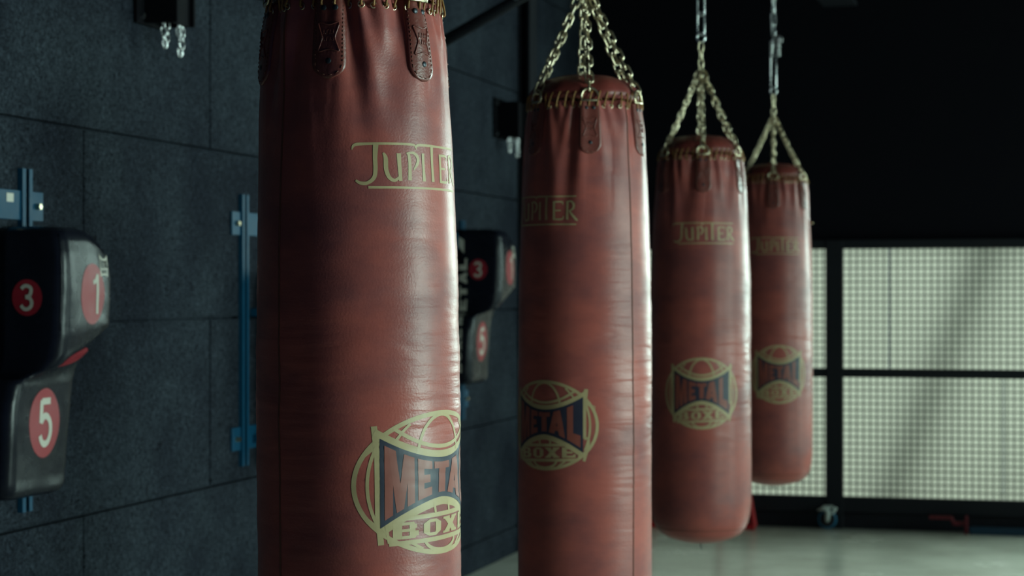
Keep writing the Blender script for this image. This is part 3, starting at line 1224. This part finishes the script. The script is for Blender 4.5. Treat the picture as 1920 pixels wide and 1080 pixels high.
            for row, (hv, wv) in enumerate(((-.066, .009), (-.078, .010))):
                for k in range(4):
                    u = -wv + k * wv * .62
                    tube(bm, [TS(u, zt + hv, th + .0003), TS(u + .001, zt + hv + .008, th + .0003)], .0009, 5)
                    if k < 3:
                        tube(bm, [TS(u, zt + hv + (.008 if k % 2 else .004), th + .0003), TS(u + .004, zt + hv + (.007 if k % 2 else 0), th + .0003)], .0008, 5)
            link('embossed_mark', bm, M['leather_tab'], tab, True)
            for (u, v) in ((-.0105, -.020), (.0105, -.020), (0, -.112)):
                bm = bmesh.new()
                p = TS(u, zt + v, th)
                nn = (TS(u, zt + v, .02) - TS(u, zt + v, 0)).normalized()
                r = bmesh.ops.create_uvsphere(bm, u_segments=14, v_segments=8, radius=.0052)
                q = nn.to_track_quat('Z', 'Y').to_matrix()
                for vv in r['verts']:
                    vv.co = q @ Vector((vv.co.x, vv.co.y, vv.co.z * .35)) + p
                link('rivet', bm, M['dark_metal'], tab, True)
        # D ring
        c = S(s, LB + .006, .007)
        tx = (S(s + 4, LB - .02) - S(s - 4, LB - .02)).normalized()
        out = (S(s, LB - .02, .01) - S(s, LB - .02)).normalized()
        upv = (Vector((0, 0, 1)) - out * .10).normalized()
        rr = .0225
        pts = [c + tx * (-rr) + upv * -.006] + [c + tx * (rr * math.cos(PI - PI * k / 14)) + upv * (.004 + rr * math.sin(PI - PI * k / 14)) for k in range(15)] + [c + tx * rr + upv * -.006]
        bm = bmesh.new()
        tube(bm, pts, .0034, 8, closed=True)
        link('d_ring', bm, M['brass'], t, True)
        top = c + upv * (.004 + rr)
        a_ = apex + Vector((math.cos(view + R_(s)) * .010, math.sin(view + R_(s)) * .010, 0))
        bm = bmesh.new()
        chain(bm, top + Vector((0, 0, -.004)), a_, .037, .020, .0029, 6, .006, tw=rnd.uniform(0, 3))
        link('hanging_chain', bm, M['brass'], t, True)
    # upper hardware: gather ring, long links, chain to the beam
    cx = Vector((right * lean(LB)))
    def at(z): return Vector((cx.x, cx.y, z - base_z))
    bm = bmesh.new()
    chain(bm, at(2.25), at(2.37), .037, .020, .0031, 6)
    link('gather_chain', bm, M['brass'], t, True)
    bm = bmesh.new()
    e = 2.39
    tube(bm, [at(e) + right * .015 * math.cos(q) + Vector((0, 0, .017 * math.sin(q))) for q in [2 * PI * k / 18 for k in range(18)]], .004, 8, closed=True)
    link('swivel_ring', bm, M['steel'], t, True)
    def longlink(z0, z1, w, wr, name='snap_hook'):
        bm = bmesh.new()
        c = (z0 + z1) / 2
        tube(bm, [at(c) + right * p[0] + Vector((0, 0, p[2])) for p in link_path(z1 - z0, w)], wr, 7, closed=True)
        return bm
    if hw == 'spring':
        bm = longlink(2.400, 2.56, .026, .0032)
        tube(bm, [at(2.545) + right * -.01, at(2.62) + right * -.002, at(2.66)], .0035, 7)
        link('snap_hook', bm, M['steel'], t, True)
        for sx in (.020, -.012):
            bm = bmesh.new()
            pts = []
            for k in range(9 * 12):
                q = 2 * PI * k / 12
                rr_ = .0105 if sx > 0 else .006
                pts.append(at(2.545 + .010 * (sx > 0) + .085 * k / 108) + right * (sx + rr_ * math.cos(q)) + right.cross(Vector((0, 0, 1))) * rr_ * math.sin(q))
            tube(bm, pts, .0024, 6)
            link('spring', bm, M['steel'], t, True)
        bm = bmesh.new()
        tube(bm, [at(2.64) + right * .020, at(2.652) + right * .030, at(2.640) + right * .042, at(2.618) + right * .040], .003, 6)
        link('spring_hook', bm, M['steel'], t, True)
        bm = bmesh.new()
        chain(bm, at(2.65), at(3.16), .07, .026, .0034, 7)
        link('upper_chain', bm, M['steel'], t, True)
    else:
        link('snap_hook', longlink(2.400, 2.485, .026, .0036), M['steel'], t, True)
        link('snap_hook', longlink(2.472, 2.60, .026, .0034), M['steel'], t, True)
        bm = bmesh.new()
        chain(bm, at(2.59), at(3.16), .07, .028, .0034, 7)
        link('upper_chain', bm, M['steel'], t, True)
    # pigtail of cord under the base
    bm = bmesh.new()
    b0 = right * lean(0)
    tube(bm, [b0 + Vector((0, 0, .004)), b0 + Vector((0, 0, -.010)), b0 + Vector((.001, .0, -.026)) + right * .003], [.004, .0022, .0012], 6)
    link('base_cord', bm, M['dark_metal'], t, True)

    # ---- printed lettering
    mz = 1.618 - base_z
    H = .074
    k1 = R_(1) * RB
    def surfJ(u, v, o):
        return S(jup_deg + u / k1, v, o)
    pr = Print(.004)
    X = lambda d: d * k1
    Y = lambda v: mz + v * H
    sw = .0062
    def st(pts, sm=6):
        pr.strip([(X(p[0]), Y(p[1]), p[2] * .001) for p in pts], 0, smooth=sm)
    # long bars
    st([(-40.5, .86, 1.5), (-39, .97, 4), (-33, 1.0, 3.6), (-18, 1.015, 3.2), (-3.5, 1.01, 3.2), (-2.2, .93, 1.0)], 8)
    st([(-1.4, .90, 1.0), (-.4, 1.0, 3.6), (8, 1.01, 3.4), (20, 1.0, 3.0), (40, 1.0, 3.0)], 8)
    st([(-31.5, .0, 3.4), (-10, .01, 3.0), (15, .01, 3.0), (40, .0, 3.0)], 10)
    # J
    st([(-26.8, .99, 8.0), (-27.3, .7, 6.4), (-27.2, .42, 6.2), (-28.2, .22, 5.6), (-32, .10, 4.6), (-36, .10, 4.4), (-38.5, .16, 3.0)])
    # U
    st([(-22.6, .80, 3.0), (-21.2, .68, 6.2), (-21.0, .42, 6.4), (-19.3, .24, 5.6), (-16.4, .17, 4.4), (-13.8, .22, 4.0), (-12.2, .28, 3.0)])
    st([(-13.2, .80, 7.0), (-12.9, .5, 6.0), (-12.4, .16, 5.4)], 5)
    # P
    st([(-7.0, .82, 4.8), (-6.2, .6, 5.2), (-6.4, .18, 6.2)], 5)
    st([(-8.2, .80, 2.4), (-3.6, .82, 4.0), (-.6, .72, 5.4), (-.8, .58, 5.0), (-3.6, .43, 2.2)])
    # I
    st([(3.6, .82, 5.2), (3.6, .5, 4.8), (4.0, .17, 6.2)], 4)
    # T
    st([(11.2, 1.0, 6.4), (11.0, .6, 5.0), (11.4, .17, 6.2)], 5)
    # E
    st([(19.2, .82, 6.0), (19.2, .5, 5.2), (19.2, .17, 6.0)], 4)
    st([(18, .80, 3.4), (26.5, .80, 3.4), (27.2, .70, 2.0)], 4)
    st([(19, .50, 3.0), (25.5, .50, 3.0)], 0)
    st([(18, .19, 3.4), (26.8, .19, 3.6), (28.0, .30, 2.0)], 4)
    # R
    st([(31.6, .82, 5.6), (31.6, .5, 5.0), (31.6, .17, 6.0)], 4)
    st([(30.4, .80, 2.6), (35.0, .82, 4.0), (37.6, .70, 5.6), (36.8, .56, 4.6), (33, .47, 2.4)])
    st([(33.6, .48, 3.6), (36.6, .32, 5.6), (40.0, .17, 5.0), (41.3, .16, 2.0)])
    pr.build('name_print', M['gold'], surfJ, .0005, t)

    # globe emblem; unit coordinates (u,v in -1..1)
    hu, hv = half_deg, logo_h
    cz = logo_z - base_z
    def surfL(u, v, o):
        return S(logo_deg + u / k1, cz + v, o)
    A = hu * k1
    UV = lambda u, v: (u * A, v * hv)
    ptop = lambda u: .36 + .31 * min(1.1, abs(u) / .75) ** 1.9
    pbot = lambda u: -.21 - .40 * min(1.1, abs(u) / .75) ** 1.7
    pr = Print(.005)
    W = .0085
    N_ = 72
    pr.strip([UV(math.cos(2 * PI * k / N_), math.sin(2 * PI * k / N_)) for k in range(N_)], W * .95, closed=True)
    # inner meridians left and right of the panel
    for s in (-1, 1):
        pr.strip([UV(s * (.775 + .095 * (1 - (q / .62) ** 2)), q * .9) for q in [-.62 + 1.24 * k / 20 for k in range(21)]], W * .7)
        pr.strip([UV(s * .72, .62), UV(s * .90, .42)], W * .6)
        pr.strip([UV(s * .72, -.66), UV(s * .88, -.46)], W * .6)
    # latitude and meridian arch above the panel
    pr.strip([UV(u, .47 + .30 * abs(u / .62) ** 2 + .05) for u in [-.60 + 1.2 * k / 24 for k in range(25)]], W * .8)
    pr.strip([UV(.33 * math.sin(q) * 1.0, .36 + .62 * math.cos(q)) for q in [-1.45 + 2.9 * k / 24 for k in range(25)]], W * .75)
    pr.strip([UV(-.60, .60), UV(-.50, .76), UV(-.42, .86)], W * .6)
    pr.strip([UV(.60, .60), UV(.50, .76), UV(.42, .86)], W * .6)
    # thick gold borders of the panel
    pr.strip([UV(u, ptop(u) + .045) for u in [-.80 + 1.6 * k / 32 for k in range(33)]], W * 1.5)
    pr.strip([UV(u, pbot(u) - .055) for u in [-.72 + 1.44 * k / 32 for k in range(33)]], W * 1.7)
    pr.strip([UV(-.80, .84), UV(-.77, .4), UV(-.765, -.4), UV(-.74, -.84)], W * 1.25)
    pr.strip([UV(.80, .84), UV(.765, .4), UV(.765, -.28)], W * 1.25)
    pr.strip([UV(.765, -.28), UV(.84, -.28), UV(.84, -.45), UV(.76, -.80)], W * .9)
    # banner and below
    ban = lambda v0, q: [UV(u, v0 + .05 * u) for u in [-q + 2 * q * k / 20 for k in range(21)]]
    pr.strip(ban(-.455, .70), W * .9)
    pr.strip(ban(-.80, .66), W * .9)
    pr.strip([UV(-.70, -.44), UV(-.66, -.82)], W * .6)
    pr.strip([UV(.72, -.42), UV(.66, -.78)], W * .6)
    pr.strip([UV(-.12, -.30), UV(-.10, -.44)], W * .7)
    pr.strip([UV(.12, -.30), UV(.13, -.43)], W * .7)
    pr.strip([UV(.25 * math.sin(q), -.80 - .17 * math.cos(q)) for q in [-1.5 + 3 * k / 20 for k in range(21)]], W * .75)
    pr.strip([UV(-.42, -.83), UV(-.28, -.93)], W * .6)
    pr.strip([UV(.42, -.81), UV(.28, -.93)], W * .6)
    for (ch, a, b) in (('B', -.62, -.33), ('O', -.27, -.02), ('X', .02, .31), ('Eb', .36, .61)):
        g = lambda p, a=a, b=b: UV(a + (b - a) * p[0], -.745 + .235 * p[1] + .05 * (a + (b - a) * p[0]))
        letter(pr, ch, g, .25)
    # small registered mark
    pr.strip([UV(.93 + .028 * math.cos(2 * PI * k / 14), .42 + .04 * math.sin(2 * PI * k / 14)) for k in range(14)], W * .22, closed=True)
    em = pr.build('globe_emblem', M['gold'], surfL, .0005, t)
    pr = Print(.005)
    for k in range(30):
        a, b = -.745 + 1.49 * k / 30, -.745 + 1.49 * (k + 1) / 30
        pr.k = 0
        pr.quad(UV(a, pbot(a)), UV(b, pbot(b)), UV(b, ptop(b)), UV(a, ptop(a)), su=.006)
    pr.build('emblem_panel', M['navy'], surfL, .0009, em)
    pr = Print(.005)
    for (ch, a, b) in (('M', -.70, -.375), ('E', -.335, -.155), ('T', -.125, .125), ('A', .10, .42), ('L', .455, .70)):
        def g(p, a=a, b=b):
            u = a + (b - a) * p[0]
            lo, hi = pbot(u) + .07, ptop(u) - .065
            return UV(u, lo + (hi - lo) * p[1])
        letter(pr, ch, g, .08)
    pr.build('emblem_lettering', M['red_print'], surfL, .0013, em)
    if idx == 4:
        bm = bmesh.new()
        p = S(88, 1.775 - base_z - .01)
        o_ = (p - Vector((0, 0, p.z))).normalized()
        tube(bm, [p, p + o_ * .010, p + o_ * .016 + Vector((0, 0, .003))], [.003, .004, .006], 7)
        link('lace_end', bm, M['brass'], t, True)
    return t

make_bag(1, -1.217, 3.484, 'nearest and largest brown leather punching bag, left of centre, cut by the frame', 53, 38, -15.5, 56, 1.112, .120, .505, seams=(-46, 146), bulge=.006)
make_bag(2, -1.257, 5.450, 'second brown leather punching bag from the camera, pale right edge, base out of frame', -36, -47.3, 5, 46.5, 1.090, .115, .505, seams=(43, -142))
make_bag(3, -1.318, 7.640, 'third brown leather punching bag, whole, its base just above the pale floor', 1, 3, 3, 45, 1.071, .127, .505)
make_bag(4, -1.337, 9.757, 'farthest and smallest brown leather punching bag, hung before the mesh partition', 9, 3, 0, 44, 1.059, .132, .528, hw='spring')
